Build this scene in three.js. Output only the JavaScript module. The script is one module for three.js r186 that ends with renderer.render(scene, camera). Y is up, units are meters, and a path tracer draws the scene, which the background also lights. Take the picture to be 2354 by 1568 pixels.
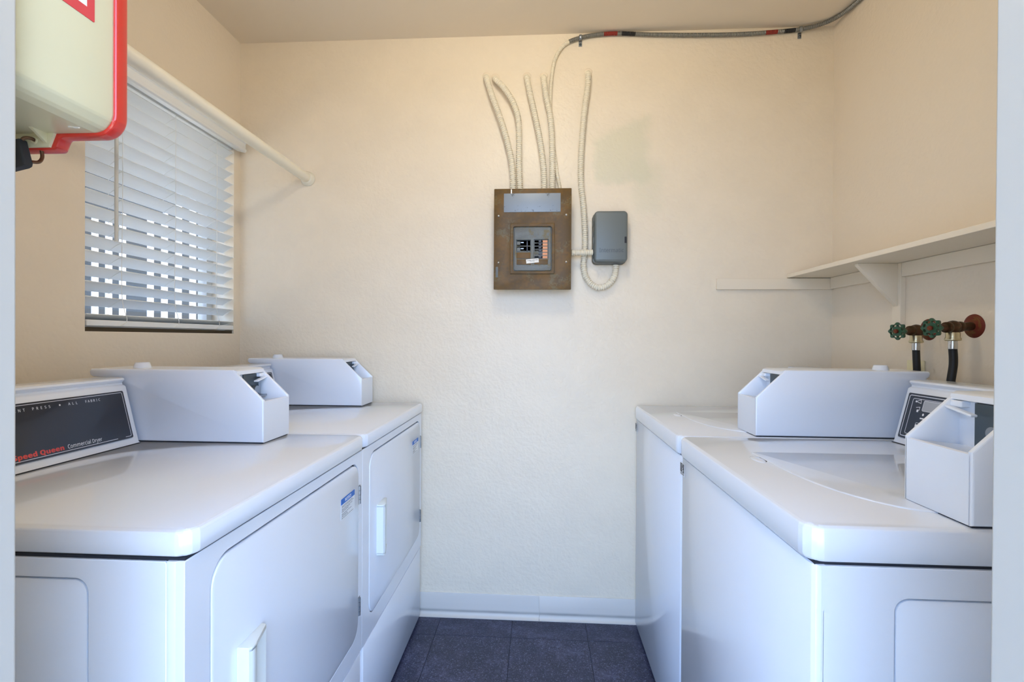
import * as THREE from 'three';
import { RoundedBoxGeometry } from 'three/addons/geometries/RoundedBoxGeometry.js';
import { mergeGeometries, toCreasedNormals } from 'three/addons/utils/BufferGeometryUtils.js';
import { FontLoader } from 'three/addons/loaders/FontLoader.js';
import { TextGeometry } from 'three/addons/geometries/TextGeometry.js';

// ---------------------------------------------------------------- camera, sky, sun, exposure
const scene = new THREE.Scene();
const camera = new THREE.PerspectiveCamera(70.9, 2354 / 1568, 0.05, 200);
camera.position.set(0, 1.1892, 2.0312);
camera.rotation.order = 'YXZ';
camera.rotation.set(-0.0048, 0.0563, 0.0057);
scene.add(camera);

const renderer = new THREE.WebGLRenderer({ antialias: true });
renderer.toneMapping = THREE.LinearToneMapping;
renderer.toneMappingExposure = 7.8;
renderer.shadowMap.enabled = true;

{ // soft daylight sky: bluish overhead, paler towards the horizon
  const w = 64, h = 64, d = new Float32Array(w * h * 4);
  for (let j = 0; j < h; j++) {
    const el = ((j + 0.5) / h - 0.5) * Math.PI, t = Math.pow(Math.max(0, Math.sin(el)), 0.6);
    for (let i = 0; i < w; i++) {
      const k = (j * w + i) * 4;
      d[k] = 0.47 + (0.23 - 0.47) * t; d[k + 1] = 0.67 + (0.44 - 0.67) * t; d[k + 2] = 0.99 + (0.92 - 0.99) * t; d[k + 3] = 1;
    }
  }
  const sky = new THREE.DataTexture(d, w, h, THREE.RGBAFormat, THREE.FloatType);
  sky.mapping = THREE.EquirectangularReflectionMapping; sky.magFilter = THREE.LinearFilter; sky.minFilter = THREE.LinearFilter; sky.needsUpdate = true;
  scene.background = sky;
}
const sun = new THREE.DirectionalLight(new THREE.Color(1, 0.9, 0.74), 3.0);
sun.position.set(7, 10, -1.6);
sun.castShadow = true;
Object.assign(sun.shadow.camera, { left: -9, right: 9, top: 9, bottom: -9, near: 0.5, far: 40 });
sun.shadow.mapSize.set(2048, 2048);
scene.add(sun, sun.target);

// ---------------------------------------------------------------- helpers
let seed = 7;
const rnd = () => { seed = (seed * 1664525 + 1013904223) >>> 0; return seed / 4294967296; };
const V2 = (x, y) => new THREE.Vector2(x, y), V3 = (x, y, z) => new THREE.Vector3(x, y, z);
const used = new Map();
const numbered = (name) => { const n = used.get(name) || 0; used.set(name, n + 1); return n ? name + '_' + String(n).padStart(3, '0') : name; };
function mesh(name, geo, mat, parent) {
  if (Array.isArray(geo)) geo = merge(geo);
  const m = new THREE.Mesh(geo, mat); m.castShadow = m.receiveShadow = true;
  m.name = parent ? name : numbered(name);
  (parent || scene).add(m); return m;
}
function thing(name, label, category, pos = [0, 0, 0], rot = 0, group) {
  const g = new THREE.Group(); g.name = numbered(name); scene.add(g);
  g.position.set(...pos); g.rotation.y = rot; g.userData = { label, category };
  if (group) g.userData.group = group; return g;
}
function tag(o, label, category, group) { o.userData = { label, category }; if (group) o.userData.group = group; return o; }
function struct(o) { o.userData.kind = 'structure'; return o; }
function merge(list) {
  return mergeGeometries(list.map((g) => { g = g.index ? g.toNonIndexed() : g; for (const k of Object.keys(g.attributes)) if (!['position', 'normal', 'uv'].includes(k)) g.deleteAttribute(k); return g; }));
}
const bx = (x0, y0, z0, x1, y1, z1, r = 0) => {
  const w = Math.abs(x1 - x0), h = Math.abs(y1 - y0), d = Math.abs(z1 - z0);
  const g = r ? new RoundedBoxGeometry(w, h, d, 2, Math.min(r, w / 2.01, h / 2.01, d / 2.01)) : new THREE.BoxGeometry(w, h, d);
  return g.translate((x0 + x1) / 2, (y0 + y1) / 2, (z0 + z1) / 2);
};
function rr(x0, y0, x1, y1, r, path = new THREE.Shape()) { // r: number or [bl, br, tr, tl]
  const [a, b, c, d] = Array.isArray(r) ? r : [r, r, r, r];
  path.moveTo(x0 + a, y0); path.lineTo(x1 - b, y0); if (b) path.absarc(x1 - b, y0 + b, b, -Math.PI / 2, 0);
  path.lineTo(x1, y1 - c); if (c) path.absarc(x1 - c, y1 - c, c, 0, Math.PI / 2);
  path.lineTo(x0 + d, y1); if (d) path.absarc(x0 + d, y1 - d, d, Math.PI / 2, Math.PI);
  path.lineTo(x0, y0 + a); if (a) path.absarc(x0 + a, y0 + a, a, Math.PI, Math.PI * 1.5);
  return path;
}
const poly = (pts) => new THREE.Shape(pts.map((p) => V2(p[0], p[1])));
function ext(shape, depth, b = 0, seg = 2, curve = 8) { // along +z from 0 to depth, bevel kept inside the outline
  const g = new THREE.ExtrudeGeometry(shape, b ? { depth: depth - 2 * b, bevelEnabled: true, bevelThickness: b, bevelSize: b, bevelOffset: -b, bevelSegments: seg, curveSegments: curve } : { depth, bevelEnabled: false, curveSegments: curve });
  if (b) g.translate(0, 0, b);
  return toCreasedNormals(g, 0.75);
}
const alongX = (g) => g.rotateY(Math.PI / 2);                // shape x -> -z, depth -> +x
const upright = (g) => g.rotateX(-Math.PI / 2);              // shape y -> -z, depth -> +y
const zy = (z0, y0, z1, y1, r, path) => rr(-z1, y0, -z0, y1, Array.isArray(r) ? [r[1], r[0], r[3], r[2]] : r, path); // corner list: [bottom z0, bottom z1, top z1, top z0]
function planarUV(g, w, h, x = 0, y = 0) { const p = g.attributes.position, u = g.attributes.uv; for (let i = 0; i < p.count; i++) u.setXY(i, (p.getX(i) - x) / w + 0.5, (p.getY(i) - y) / h + 0.5); return g; }
const decal = (w, h, r = 0.002, t = 0.0012) => planarUV(ext(rr(-w / 2, -h / 2, w / 2, h / 2, r), t), w, h);
const lathe = (pts, n = 24) => new THREE.LatheGeometry(pts.map((p) => V2(p[0], p[1])), n);
const tube = (pts, r, n = 40, k = 10) => new THREE.TubeGeometry(new THREE.CatmullRomCurve3(pts.map((p) => V3(...p))), n, r, k);

// ribbed flexible conduit: rings whose radius swells and pinches along the path
function ribbed(pts, r, pitch = 0.0085, amp = 0.0016, k = 12) {
  const c = new THREE.CatmullRomCurve3(pts.map((p) => V3(...p)), false, 'centripetal'), L = c.getLength();
  const ribs = Math.round(L / pitch), per = 6, n = ribs * per, fr = c.computeFrenetFrames(n, false);
  const pos = [], uv = [], idx = [];
  for (let i = 0; i <= n; i++) {
    const P = c.getPointAt(i / n), ph = (i % per) / per, s = ph < 0.17 ? -1 : 1 - Math.pow((ph - 0.58) / 0.42, 2) * 0.6;
    const R = r + amp * s;
    for (let j = 0; j <= k; j++) {
      const a = (j / k) * Math.PI * 2, N = fr.normals[i], B = fr.binormals[i];
      pos.push(P.x + R * (Math.cos(a) * N.x + Math.sin(a) * B.x), P.y + R * (Math.cos(a) * N.y + Math.sin(a) * B.y), P.z + R * (Math.cos(a) * N.z + Math.sin(a) * B.z));
      uv.push(j / k, i / per);
    }
  }
  for (let i = 0; i < n; i++) for (let j = 0; j < k; j++) { const a = i * (k + 1) + j, b = a + k + 1; idx.push(a, a + 1, b, b, a + 1, b + 1); }
  const g = new THREE.BufferGeometry();
  g.setAttribute('position', new THREE.Float32BufferAttribute(pos, 3)); g.setAttribute('uv', new THREE.Float32BufferAttribute(uv, 2)); g.setIndex(idx); g.computeVertexNormals();
  return { geo: g, curve: c };
}

// ---------------------------------------------------------------- textures
function noiseGrid(n, cells, s) { // tileable value noise
  const g = new Float32Array(cells * cells); seed = s; for (let i = 0; i < g.length; i++) g[i] = rnd();
  const f = new Float32Array(n * n), sm = (t) => t * t * (3 - 2 * t);
  for (let y = 0; y < n; y++) for (let x = 0; x < n; x++) {
    const u = (x / n) * cells, v = (y / n) * cells, i = Math.floor(u), j = Math.floor(v), a = sm(u - i), b = sm(v - j), I = (i + 1) % cells, J = (j + 1) % cells;
    f[y * n + x] = (g[j * cells + i] * (1 - a) + g[j * cells + I] * a) * (1 - b) + (g[J * cells + i] * (1 - a) + g[J * cells + I] * a) * b;
  }
  return f;
}
function fbm(n, list, s) { const f = new Float32Array(n * n); let tot = 0; list.forEach(([c, w], k) => { const g = noiseGrid(n, c, s + k * 101); tot += w; for (let i = 0; i < f.length; i++) f[i] += g[i] * w; }); for (let i = 0; i < f.length; i++) f[i] /= tot; return f; }
function dataTex(n, fn, srgb, m = n) {
  const d = new Uint8Array(n * m * 4);
  for (let y = 0; y < m; y++) for (let x = 0; x < n; x++) { const c = fn(x, y), k = (y * n + x) * 4; d[k] = c[0]; d[k + 1] = c[1]; d[k + 2] = c[2]; d[k + 3] = 255; }
  const t = new THREE.DataTexture(d, n, m); t.wrapS = t.wrapT = THREE.RepeatWrapping; t.magFilter = THREE.LinearFilter; t.minFilter = THREE.LinearMipmapLinearFilter; t.generateMipmaps = true;
  if (srgb) t.colorSpace = THREE.SRGBColorSpace; t.needsUpdate = true; return t;
}
function rep(t, x, y = x) { const c = t.clone(); c.repeat.set(x, y); c.needsUpdate = true; return c; }
function canvasTex(w, h, draw) {
  const c = document.createElement('canvas'); c.width = w; c.height = h; draw(c.getContext('2d'), w, h);
  const t = new THREE.CanvasTexture(c); t.colorSpace = THREE.SRGBColorSpace; t.anisotropy = 8; return t;
}
const mixc = (a, b, t) => a.map((v, i) => v + (b[i] - v) * t);
const peelField = fbm(512, [[48, 1], [96, 0.7], [20, 0.6]], 3);
const peel = rep(dataTex(512, (x, y) => { const v = peelField[y * 512 + x] * 255; return [v, v, v]; }), 1 / 0.55);
const soft = fbm(256, [[4, 1], [9, 0.6], [21, 0.4]], 11);

// ---------------------------------------------------------------- materials
const std = (o) => new THREE.MeshStandardMaterial(o), phy = (o) => new THREE.MeshPhysicalMaterial(o);
const PAINT = '#ecdec7';
const M = {
  wall: std({ color: PAINT, roughness: 0.5, bumpMap: peel, bumpScale: 0.0012 }),
  ceiling: std({ color: '#ecdfc9', roughness: 0.85, bumpMap: peel, bumpScale: 0.0008 }),
  trim: std({ color: '#c9c8c2', roughness: 0.45 }),
  white: phy({ color: '#e8eef7', roughness: 0.3, clearcoat: 0.7, clearcoatRoughness: 0.12 }),
  whiteTop: phy({ color: '#e8eef7', roughness: 0.3, clearcoat: 1, clearcoatRoughness: 0.05 }),
  plastic: std({ color: '#e2e8e6', roughness: 0.42 }),
  groove: std({ color: '#20242e', roughness: 0.8 }),
  steel: std({ color: '#9aa0a6', roughness: 0.38, metalness: 0.9 }),
  darkSteel: std({ color: '#5a646a', roughness: 0.45, metalness: 0.7 }),
  blind: std({ color: '#eef0ee', roughness: 0.5 }),
  cord: std({ color: '#f0f0ea', roughness: 0.8 }),
  shelf: std({ color: '#ede0c9', roughness: 0.5 }),
  rod: std({ color: '#f0e9d4', roughness: 0.4 }),
  conduit: std({ color: '#ece3cc', roughness: 0.5 }),
  collar: std({ color: PAINT, roughness: 0.55 }),
  conduitMetal: std({ color: '#8b8b86', roughness: 0.4, metalness: 0.75 }),
  redBand: std({ color: '#8c2a1e', roughness: 0.6 }),
  blackBand: std({ color: '#1c1c1e', roughness: 0.6 }),
  black: std({ color: '#101114', roughness: 0.5 }),
  rubber: std({ color: '#0d0d0e', roughness: 0.55 }),
  brass: std({ color: '#cfc5a4', roughness: 0.3, metalness: 0.95 }),
  chrome: std({ color: '#c9cbcb', roughness: 0.25, metalness: 0.95 }),
  green: phy({ color: '#16472c', roughness: 0.35, clearcoat: 0.5 }),
  ivory: std({ color: '#e9dfb4', roughness: 0.4 }),
};
const rustN = fbm(256, [[5, 1], [12, 0.8], [40, 0.6]], 23), rustN2 = fbm(256, [[7, 1], [16, 0.7], [64, 0.5]], 57);
const sst = (a, b, v) => { const t = Math.min(1, Math.max(0, (v - a) / (b - a))); return t * t * (3 - 2 * t); };
const panelTex = dataTex(256, (x, y) => { // olive brown enamel worn to grey metal in patches
  const i = y * 256 + x; let c = mixc([122, 88, 26], [100, 76, 34], sst(0.3, 0.7, rustN[i])); c = mixc(c, [124, 118, 100], sst(0.58, 0.78, rustN2[i]) * 0.6); return c; }, true);
const greyTex = dataTex(256, (x, y) => { const i = y * 256 + x; let c = mixc([114, 116, 112], [98, 99, 94], rustN[i]); return mixc(c, [112, 92, 48], sst(0.55, 0.75, rustN2[i]) * 0.6); }, true);
const plateTex = dataTex(256, (x, y) => { const i = y * 256 + x; return mixc([138, 148, 158], [92, 98, 104], sst(0.62, 0.72, rustN[i]) * 0.8); }, true);
const rustTex = dataTex(256, (x, y) => { const i = y * 256 + x; return mixc([108, 36, 16], [112, 70, 26], sst(0.42, 0.62, rustN[i])); }, true);
const bronzeTex = dataTex(256, (x, y) => { const i = y * 256 + x; return mixc([74, 56, 30], [92, 58, 38], sst(0.4, 0.65, rustN2[i])); }, true);
M.panel = std({ color: '#dfdcd2', map: rep(panelTex, 3.2), roughness: 0.5, metalness: 0.1 });
M.panelGrey = std({ color: '#ffffff', map: rep(greyTex, 5), roughness: 0.5, metalness: 0.3 });
M.plate = std({ color: '#ffffff', map: rep(plateTex, 7), roughness: 0.45, metalness: 0.2 });
M.rust = std({ color: '#ffffff', map: rep(rustTex, 0.6), roughness: 0.55, metalness: 0.3 });
M.bronze = std({ color: '#ffffff', map: rep(bronzeTex, 2), roughness: 0.45, metalness: 0.5 });

// back wall paint with the two faint rectangles of another paint left by a repair
const W = 2.52, H = 2.4733, XL = -1.311, XR = 1.1954, ZF = 1.6;
const backMap = dataTex(512, (x, y) => {
  const X = XL + (x / 512) * (XR - XL), Y = (y / 512) * H, n = (soft[((y * 3) % 256) * 256 + ((x * 3) % 256)] - 0.5) * 0.03;
  const e = (soft[((y * 5) % 256) * 256 + ((x * 5) % 256)] - 0.5) * 0.04;
  const A = sst(0.205, 0.24, X + e) * (1 - sst(0.41, 0.48, X + e)) * sst(1.82, 1.86, Y + e) * (1 - sst(2.03 + (X - 0.3) * 0.4, 2.09 + (X - 0.3) * 0.4, Y + e)), B = sst(0.36, 0.42, X + e) * (1 - sst(0.47, 0.54, X + e)) * sst(1.69, 1.74, Y + e) * (1 - sst(1.9, 1.95, Y + e));
  const k = Math.min(1, A * 0.9 + B * 0.5);
  return mixc([236 * (1 + n), 223 * (1 + n), 200 * (1 + n)], [216, 211, 186], k * 0.8);
}, true);
M.wallBack = std({ color: '#ffffff', map: rep(backMap, 1 / (XR - XL), 1 / H), roughness: 0.4, bumpMap: peel, bumpScale: 0.0014 });
M.wallBack.map.offset.set(-XL / (XR - XL), 0);

// speckled slate-blue vinyl floor tiles, three cuts of one sheet
const fl = fbm(512, [[3, 1], [8, 0.8], [30, 0.5]], 77), spk = fbm(512, [[90, 1], [170, 0.8]], 99);
const floorTex = dataTex(512, (x, y) => {
  const i = y * 512 + x; let c = mixc([40, 42, 66], [66, 67, 94], sst(0.3, 0.75, fl[i]));
  c = mixc(c, [22, 22, 34], sst(0.66, 0.74, spk[i]) * 0.85); c = mixc(c, [128, 134, 160], sst(0.33, 0.25, spk[i]) * 0.6 + sst(0.62, 0.8, fl[i]) * 0.25); return c; }, true);
M.tiles = [0, 1, 2].map((k) => { const t = rep(floorTex, 1); t.offset.set(k * 0.37, k * 0.61); return std({ color: '#ffffff', map: t, roughness: 0.35 }); });
M.sub = std({ color: '#16161f', roughness: 0.9 });

// ---------------------------------------------------------------- the room
{
  const floor = struct(mesh('floor', bx(XL - 0.14, -0.12, -0.14, XR + 0.14, -0.003, ZF + 0.13), M.sub));
  const xs = [XL, -1.02, -0.715, -0.41, -0.105, 0.2, 0.505, 0.81, 1.115, XR], zs = [0, 0.135, 0.44, 0.745, 1.05, 1.355, ZF];
  let n = 0;
  for (let i = 0; i < xs.length - 1; i++) for (let j = 0; j < zs.length - 1; j++) {
    const g = bx(xs[i] + 0.0007, -0.003, zs[j] + 0.0007, xs[i + 1] - 0.0007, 0, zs[j + 1] - 0.0007);
    mesh('floor_tile', g, M.tiles[(i * 2 + j + (n++ % 2)) % 3], floor);
  }
  struct(mesh('wall_back', ext(poly([[XL - 0.14, 0], [XR + 0.14, 0], [XR + 0.14, H], [XL - 0.14, H]]), 0.14).translate(0, 0, -0.14), M.wallBack));
  struct(mesh('wall_right', alongX(ext(poly([[-ZF, 0], [0, 0], [0, H], [-ZF, H]]), 0.14)).translate(XR, 0, 0), M.wall));
  const left = poly([[-ZF, 0], [0, 0], [0, H], [-ZF, H]]);
  left.holes.push(new THREE.Path([V2(-0.718, 1.204), V2(-0.043, 1.204), V2(-0.043, 2.03), V2(-0.718, 2.03)]));
  struct(mesh('wall_left', alongX(ext(left, 0.14)).translate(XL - 0.14, 0, 0), M.wall));
  const front = poly([[XL - 0.14, 0], [-0.52, 0], [-0.52, 2.06], [0.408, 2.06], [0.408, 0], [XR + 0.14, 0], [XR + 0.14, H], [XL - 0.14, H]]);
  struct(mesh('wall_front', ext(front, 0.12).translate(0, 0, ZF), M.wall));
  struct(mesh('ceiling', bx(XL - 0.75, H, -0.14, XR + 0.14, H + 0.16, ZF + 1.3), M.ceiling));  // overhang past the door and window walls is added to cut sky light
  // unseen side walls added outside the door to narrow the incoming daylight
  const stucco = std({ color: '#b4b2aa', roughness: 0.9, bumpMap: peel, bumpScale: 0.003 });
  struct(mesh('wall_added_left', bx(-1.45, -0.02, ZF + 0.12, -1.32, H, ZF + 1.3), stucco));
  struct(mesh('wall_added_right', bx(1.2, -0.02, ZF + 0.12, 1.33, H, ZF + 1.3), stucco));
  // door lining: two jambs and a head with a stop, white gloss
  const jamb = (x0, x1, s) => [bx(x0, -0.003, ZF - 0.002, x1, 2.06, ZF + 0.125, 0.003), bx(s > 0 ? x1 : x0 - 0.012, 0, ZF + 0.07, s > 0 ? x1 + 0.012 : x0, 2.04, ZF + 0.11, 0.003)];
  struct(mesh('trim_1', jamb(-0.52, -0.501, 0).slice(0, 1), M.trim));
  struct(mesh('trim_2', jamb(0.388, 0.408, 0).slice(0, 1), M.trim));
  struct(mesh('trim_3', [bx(-0.501, 2.04, ZF - 0.002, 0.388, 2.06, ZF + 0.125, 0.003)], M.trim));
  // vinyl cove base, two lengths meeting at a seam
  const base = struct(new THREE.Group()); base.name = 'baseboard_back'; scene.add(base);
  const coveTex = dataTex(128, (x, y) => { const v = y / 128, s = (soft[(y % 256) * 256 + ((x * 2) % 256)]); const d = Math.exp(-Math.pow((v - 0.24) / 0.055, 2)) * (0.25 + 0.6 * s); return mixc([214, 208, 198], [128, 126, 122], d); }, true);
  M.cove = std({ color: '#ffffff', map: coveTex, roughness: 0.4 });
  const prof = [[0, 0.0], [0.017, 0.0], [0.017, 0.003], [0.010, 0.006], [0.0055, 0.013], [0.004, 0.024], [0.004, 0.098], [0.003, 0.1], [0, 0.1]];
  for (const [a, b] of [[XL, 0.0075], [0.0085, XR]]) {
    const g = ext(poly(prof.map(([z, y]) => [-z, y])), b - a); alongX(g); g.translate(a, 0, 0);
    const p = g.attributes.position, u = g.attributes.uv; for (let i = 0; i < p.count; i++) u.setXY(i, p.getX(i) * 1.5, p.getY(i) / 0.1);
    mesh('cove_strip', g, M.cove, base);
  }
}

// ---------------------------------------------------------------- fill lamp added on the ceiling, unseen above the frame
{
  const l = thing('added_fill_lamp', 'added round ceiling lamp, out of view, evening out the room light', 'lamp', [-0.05, H, 0.95]);
  mesh('fill_lamp_base', lathe([[0, 0], [0.12, 0], [0.12, -0.018], [0.112, -0.022], [0, -0.022]], 40), M.trim, l);
  mesh('fill_lamp_glass', lathe([[0, -0.085], [0.05, -0.08], [0.085, -0.062], [0.102, -0.038], [0.105, -0.022], [0, -0.022]], 40), std({ color: '#f4ecd8', roughness: 0.3, emissive: new THREE.Color(1, 0.78, 0.5), emissiveIntensity: 0.15 }), l);
  const p = new THREE.PointLight(new THREE.Color(1, 0.93, 0.80), 0.16, 0, 2); p.position.set(0, -0.055, 0); p.castShadow = true; p.shadow.radius = 4; l.add(p);
}

// ---------------------------------------------------------------- window and what lies outside
{
  const x = XL - 0.105, z0 = 0.043, z1 = 0.718, y0 = 1.204, y1 = 2.03;
  const win = struct(new THREE.Group()); win.name = 'window_1'; scene.add(win);
  const fr = rr(-z1, y0, -z0, y1, 0); fr.holes.push(rr(-z1 + 0.035, y0 + 0.035, -z0 - 0.035, y1 - 0.035, 0, new THREE.Path()));
  mesh('window_frame', alongX(ext(fr, 0.04, 0.002)).translate(x - 0.03, 0, 0), M.trim, win);
  mesh('window_pane', alongX(ext(rr(-z1 + 0.033, y0 + 0.033, -z0 - 0.033, y1 - 0.033, 0), 0.004)).translate(x - 0.012, 0, 0), phy({ color: '#ffffff', roughness: 0.02, transmission: 1, thickness: 0, ior: 1.5 }), win);

  mesh('rail_shade_strip', bx(XL - 0.075, 1.2045, 0.045, XL - 0.006, 1.217, 0.716), std({ color: '#43361f', roughness: 0.7 }), win);  // dark brown block painting the shade below the blind's bottom rail

  struct(mesh('ground', bx(-14, -0.3, -12, 14, -0.02, 14), std({ color: '#b3a68e', roughness: 0.9, bumpMap: rep(peel, 0.3), bumpScale: 0.004 })));

  const fence = thing('picket_fence', 'white upright metal bars standing outside, glimpsed between the blind slats', 'fence', [-2.45, -0.02, -1.1]);
  const bar = std({ color: '#f4f6f8', roughness: 0.4 });
  for (let i = 0; i < 14; i++) { if (i === 5) continue; mesh('picket', bx(-0.82 + i * 0.1, 0, -0.012, -0.788 + i * 0.1, 2.05 + (i > 7 ? 0.25 : 0), 0.012, 0.003), bar, fence); }
  mesh('rail', bx(-0.84, 0.12, -0.02, 0.56, 0.16, -0.013), bar, fence); mesh('rail', bx(-0.84, 0.9, -0.02, 0.56, 0.93, -0.013), bar, fence);

  const bld = thing('building', 'grey rendered building with dark doorways beyond the window blind', 'building', [-3.0, -0.02, -2.6]);
  const render = std({ color: '#4a4c49', roughness: 0.9 }), dark = std({ color: '#1f1d19', roughness: 0.6 });
  const face = poly([[-2.0, 0], [1.45, 0], [1.45, 4.6], [-2.0, 4.6]]);
  face.holes.push(rr(-0.22, 0.02, 0.05, 2.35, 0, new THREE.Path())); face.holes.push(rr(0.72, 0.02, 0.95, 2.5, 0, new THREE.Path()));
  mesh('wall', ext(face, 0.15).translate(0, 0, -0.15), render, bld);
  mesh('wall', bx(-2.15, 0, -0.15, -2.0, 4.6, 7.0), render, bld);  // side wing added to keep sky light off the window
  for (const [a, b, h] of [[-0.22, 0.05, 2.35], [0.72, 0.95, 2.5]]) {
    const d = mesh('door', bx(a, 0.02, -0.12, b, h, -0.08), dark, bld);
    mesh('door_strip', bx(a + (b - a) * 0.42, 0.05, -0.08, a + (b - a) * 0.46, h - 0.02, -0.07), bar, d);
    mesh('door_strip', bx(a + (b - a) * 0.6, 0.05, -0.08, a + (b - a) * 0.64, h - 0.02, -0.07), bar, d);
  }
  mesh('eave', bx(-2.2, 4.6, -0.3, 1.5, 4.75, 0.2), M.trim, bld);
}

// ---------------------------------------------------------------- window blind
{
  const b = thing('window_blind', 'white slatted window blind hanging in the left wall opening', 'blind', [XL, 1.204, 0.38]);
  const Y = 1.204, Z = 0.38, z0 = 0.047 - Z, z1 = 0.715 - Z;
  const prof = []; // gently crowned slat section, room edge high
  for (let i = 0; i <= 8; i++) { const t = i / 8 - 0.5; prof.push([t * 0.05, 0.0012 * (1 - 4 * t * t) + 0.0013]); }
  for (let i = 8; i >= 0; i--) { const t = i / 8 - 0.5; prof.push([t * 0.05, 0.0012 * (1 - 4 * t * t) - 0.0013]); }
  const slatGeo = (tilt) => ext(poly(prof), z1 - z0, 0.0004, 1).rotateZ(tilt);
  const g = slatGeo(0.53), ys = [];
  for (let n = 0; n < 16; n++) { const y = 1.3066 + n * 0.0447 - 0.0127; ys.push(y); const s = mesh('slat', g, M.blind, b); s.position.set(-0.0235, y - Y, z0 + (rnd() - 0.5) * 0.003); s.rotation.z = (rnd() - 0.5) * 0.03; }
  const low = mesh('slat', slatGeo(0.3), M.blind, b); low.position.set(-0.022, 1.2475 - Y, z0);
  mesh('bottom_rail', bx(-0.046, 1.2195 - Y, z0, 0.004, 1.2385 - Y, z1, 0.004).rotateZ(0), M.blind, b);
  mesh('headrail', bx(-0.055, 1.99 - Y, z0, -0.006, 2.03 - Y, z1, 0.002), M.blind, b);
  // moulded valance in front of the head rail
  const vp = [[0.006, 1.992], [0.040, 1.984], [0.046, 1.988], [0.047, 1.997], [0.043, 2.0], [0.043, 2.02], [0.047, 2.024], [0.047, 2.034], [0.043, 2.038], [0.043, 2.05], [0.048, 2.056], [0.048, 2.066], [0.030, 2.07], [0.006, 2.07]];
  mesh('valance', ext(poly(vp.map(([x, y]) => [x, y - Y])), 0.80, 0.0015).translate(0, 0, 0.028 - Z), M.blind, b);
  // ladder cords: an upright pair with rungs that follow each slat
  for (const z of [0.594, 0.374, 0.152]) {
    const parts = [tube([[0.001, 1.99 - Y, z - Z], [0.001, 1.6 - Y, z - Z], [0.001, 1.30 - Y, z - Z], [0.006, 1.26 - Y, z - Z - 0.006], [0.002, 1.245 - Y, z - Z - 0.016], [0.005, 1.233 - Y, z - Z - 0.01], [0.004, 1.222 - Y, z - Z + 0.012]], 0.0011, 60, 6)];
    for (const y of ys) parts.push(tube([[0.0015, y + 0.0125 - Y, z - Z], [-0.022, y + 0.0005 - Y, z - Z + 0.001], [-0.046, y - 0.0145 - Y, z - Z]], 0.0011, 6, 5));
    mesh('ladder_cord', parts, M.cord, b);
  }
  mesh('wand', [new THREE.CylinderGeometry(0.0052, 0.0052, 0.5, 6).translate(0.022, 1.728 - Y, 0.639 - Z), new THREE.CylinderGeometry(0.0015, 0.0015, 0.03, 6).translate(0.018, 1.985 - Y, 0.639 - Z)], std({ color: '#d9d9d2', roughness: 0.35 }), b);
}

// ---------------------------------------------------------------- hanging rod
{
  const r = thing('hanging_rod', 'cream painted clothes rod running high along the left wall', 'rod', [-1.006, 1.878, 0]);
  mesh('rod', new THREE.CylinderGeometry(0.0205, 0.0205, ZF - 0.008, 28).rotateX(Math.PI / 2).translate(0, 0, ZF / 2), M.rod, r);
  for (const [z, s] of [[0, 1], [ZF, -1]]) mesh('socket', lathe([[0, 0], [0.031, 0], [0.032, 0.004], [0.027, 0.007], [0.0255, 0.02], [0.0205, 0.021]], 28).rotateX(s * Math.PI / 2).translate(0, 0, z), M.rod, r);
}

// ---------------------------------------------------------------- laundry machines (front faces local +x, origin under the front edge)
const overlayDryer = canvasTex(2048, 492, (c, w, h) => {
  const S = w / 0.5, U = (z) => (1.361 - z) * S, Vv = (y) => (1.0535 - y) / 0.1185 * h;
  c.fillStyle = '#23252e'; c.fillRect(0, 0, w, h);
  c.strokeStyle = '#e8eaf0'; c.lineWidth = 5; c.beginPath(); c.roundRect(16, 17, w - 36, h - 36, 14); c.stroke();
  c.fillStyle = '#23252e'; c.fillRect(U(0.905), h - 26, 90, 16);
  c.fillStyle = '#eceef2'; c.textBaseline = 'alphabetic';
  const spaced = (t, zr, adv, size) => { c.font = size + 'px sans-serif'; c.textAlign = 'center'; [...t].forEach((ch, i) => c.fillText(ch, U(zr) - (t.length - 1 - i) * adv * S - 14, Vv(1.0365))); };
  spaced('FABRIC', 0.927, 0.0068, 32); spaced('ALL', 0.984, 0.0085, 32); spaced('PRESS', 1.045, 0.0085, 32); spaced('PERMANENT', 1.097, 0.0088, 32);
  c.beginPath(); c.arc(U(1.026), Vv(1.0395), 8, 0, 7); c.fill();
  c.textAlign = 'left'; c.font = '50px sans-serif'; c.save(); c.translate(U(1.030), Vv(0.9435)); c.scale(0.92 * S * 0.091 / (c.measureText('Commercial Dryer').width || 1), 1); c.fillText('Commercial Dryer', 0, 0); c.restore();
  c.fillStyle = '#e0402e'; c.strokeStyle = '#e0402e'; c.lineWidth = 3; c.font = 'bold 54px sans-serif'; c.save(); c.translate(U(1.141), Vv(0.9435)); const q = c.measureText('Speed Queen').width || 1; c.scale(0.104 * S / q, 1); c.fillText('Speed Queen', 0, 0); c.strokeText('Speed Queen', 0, 0); c.restore();
});
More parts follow.
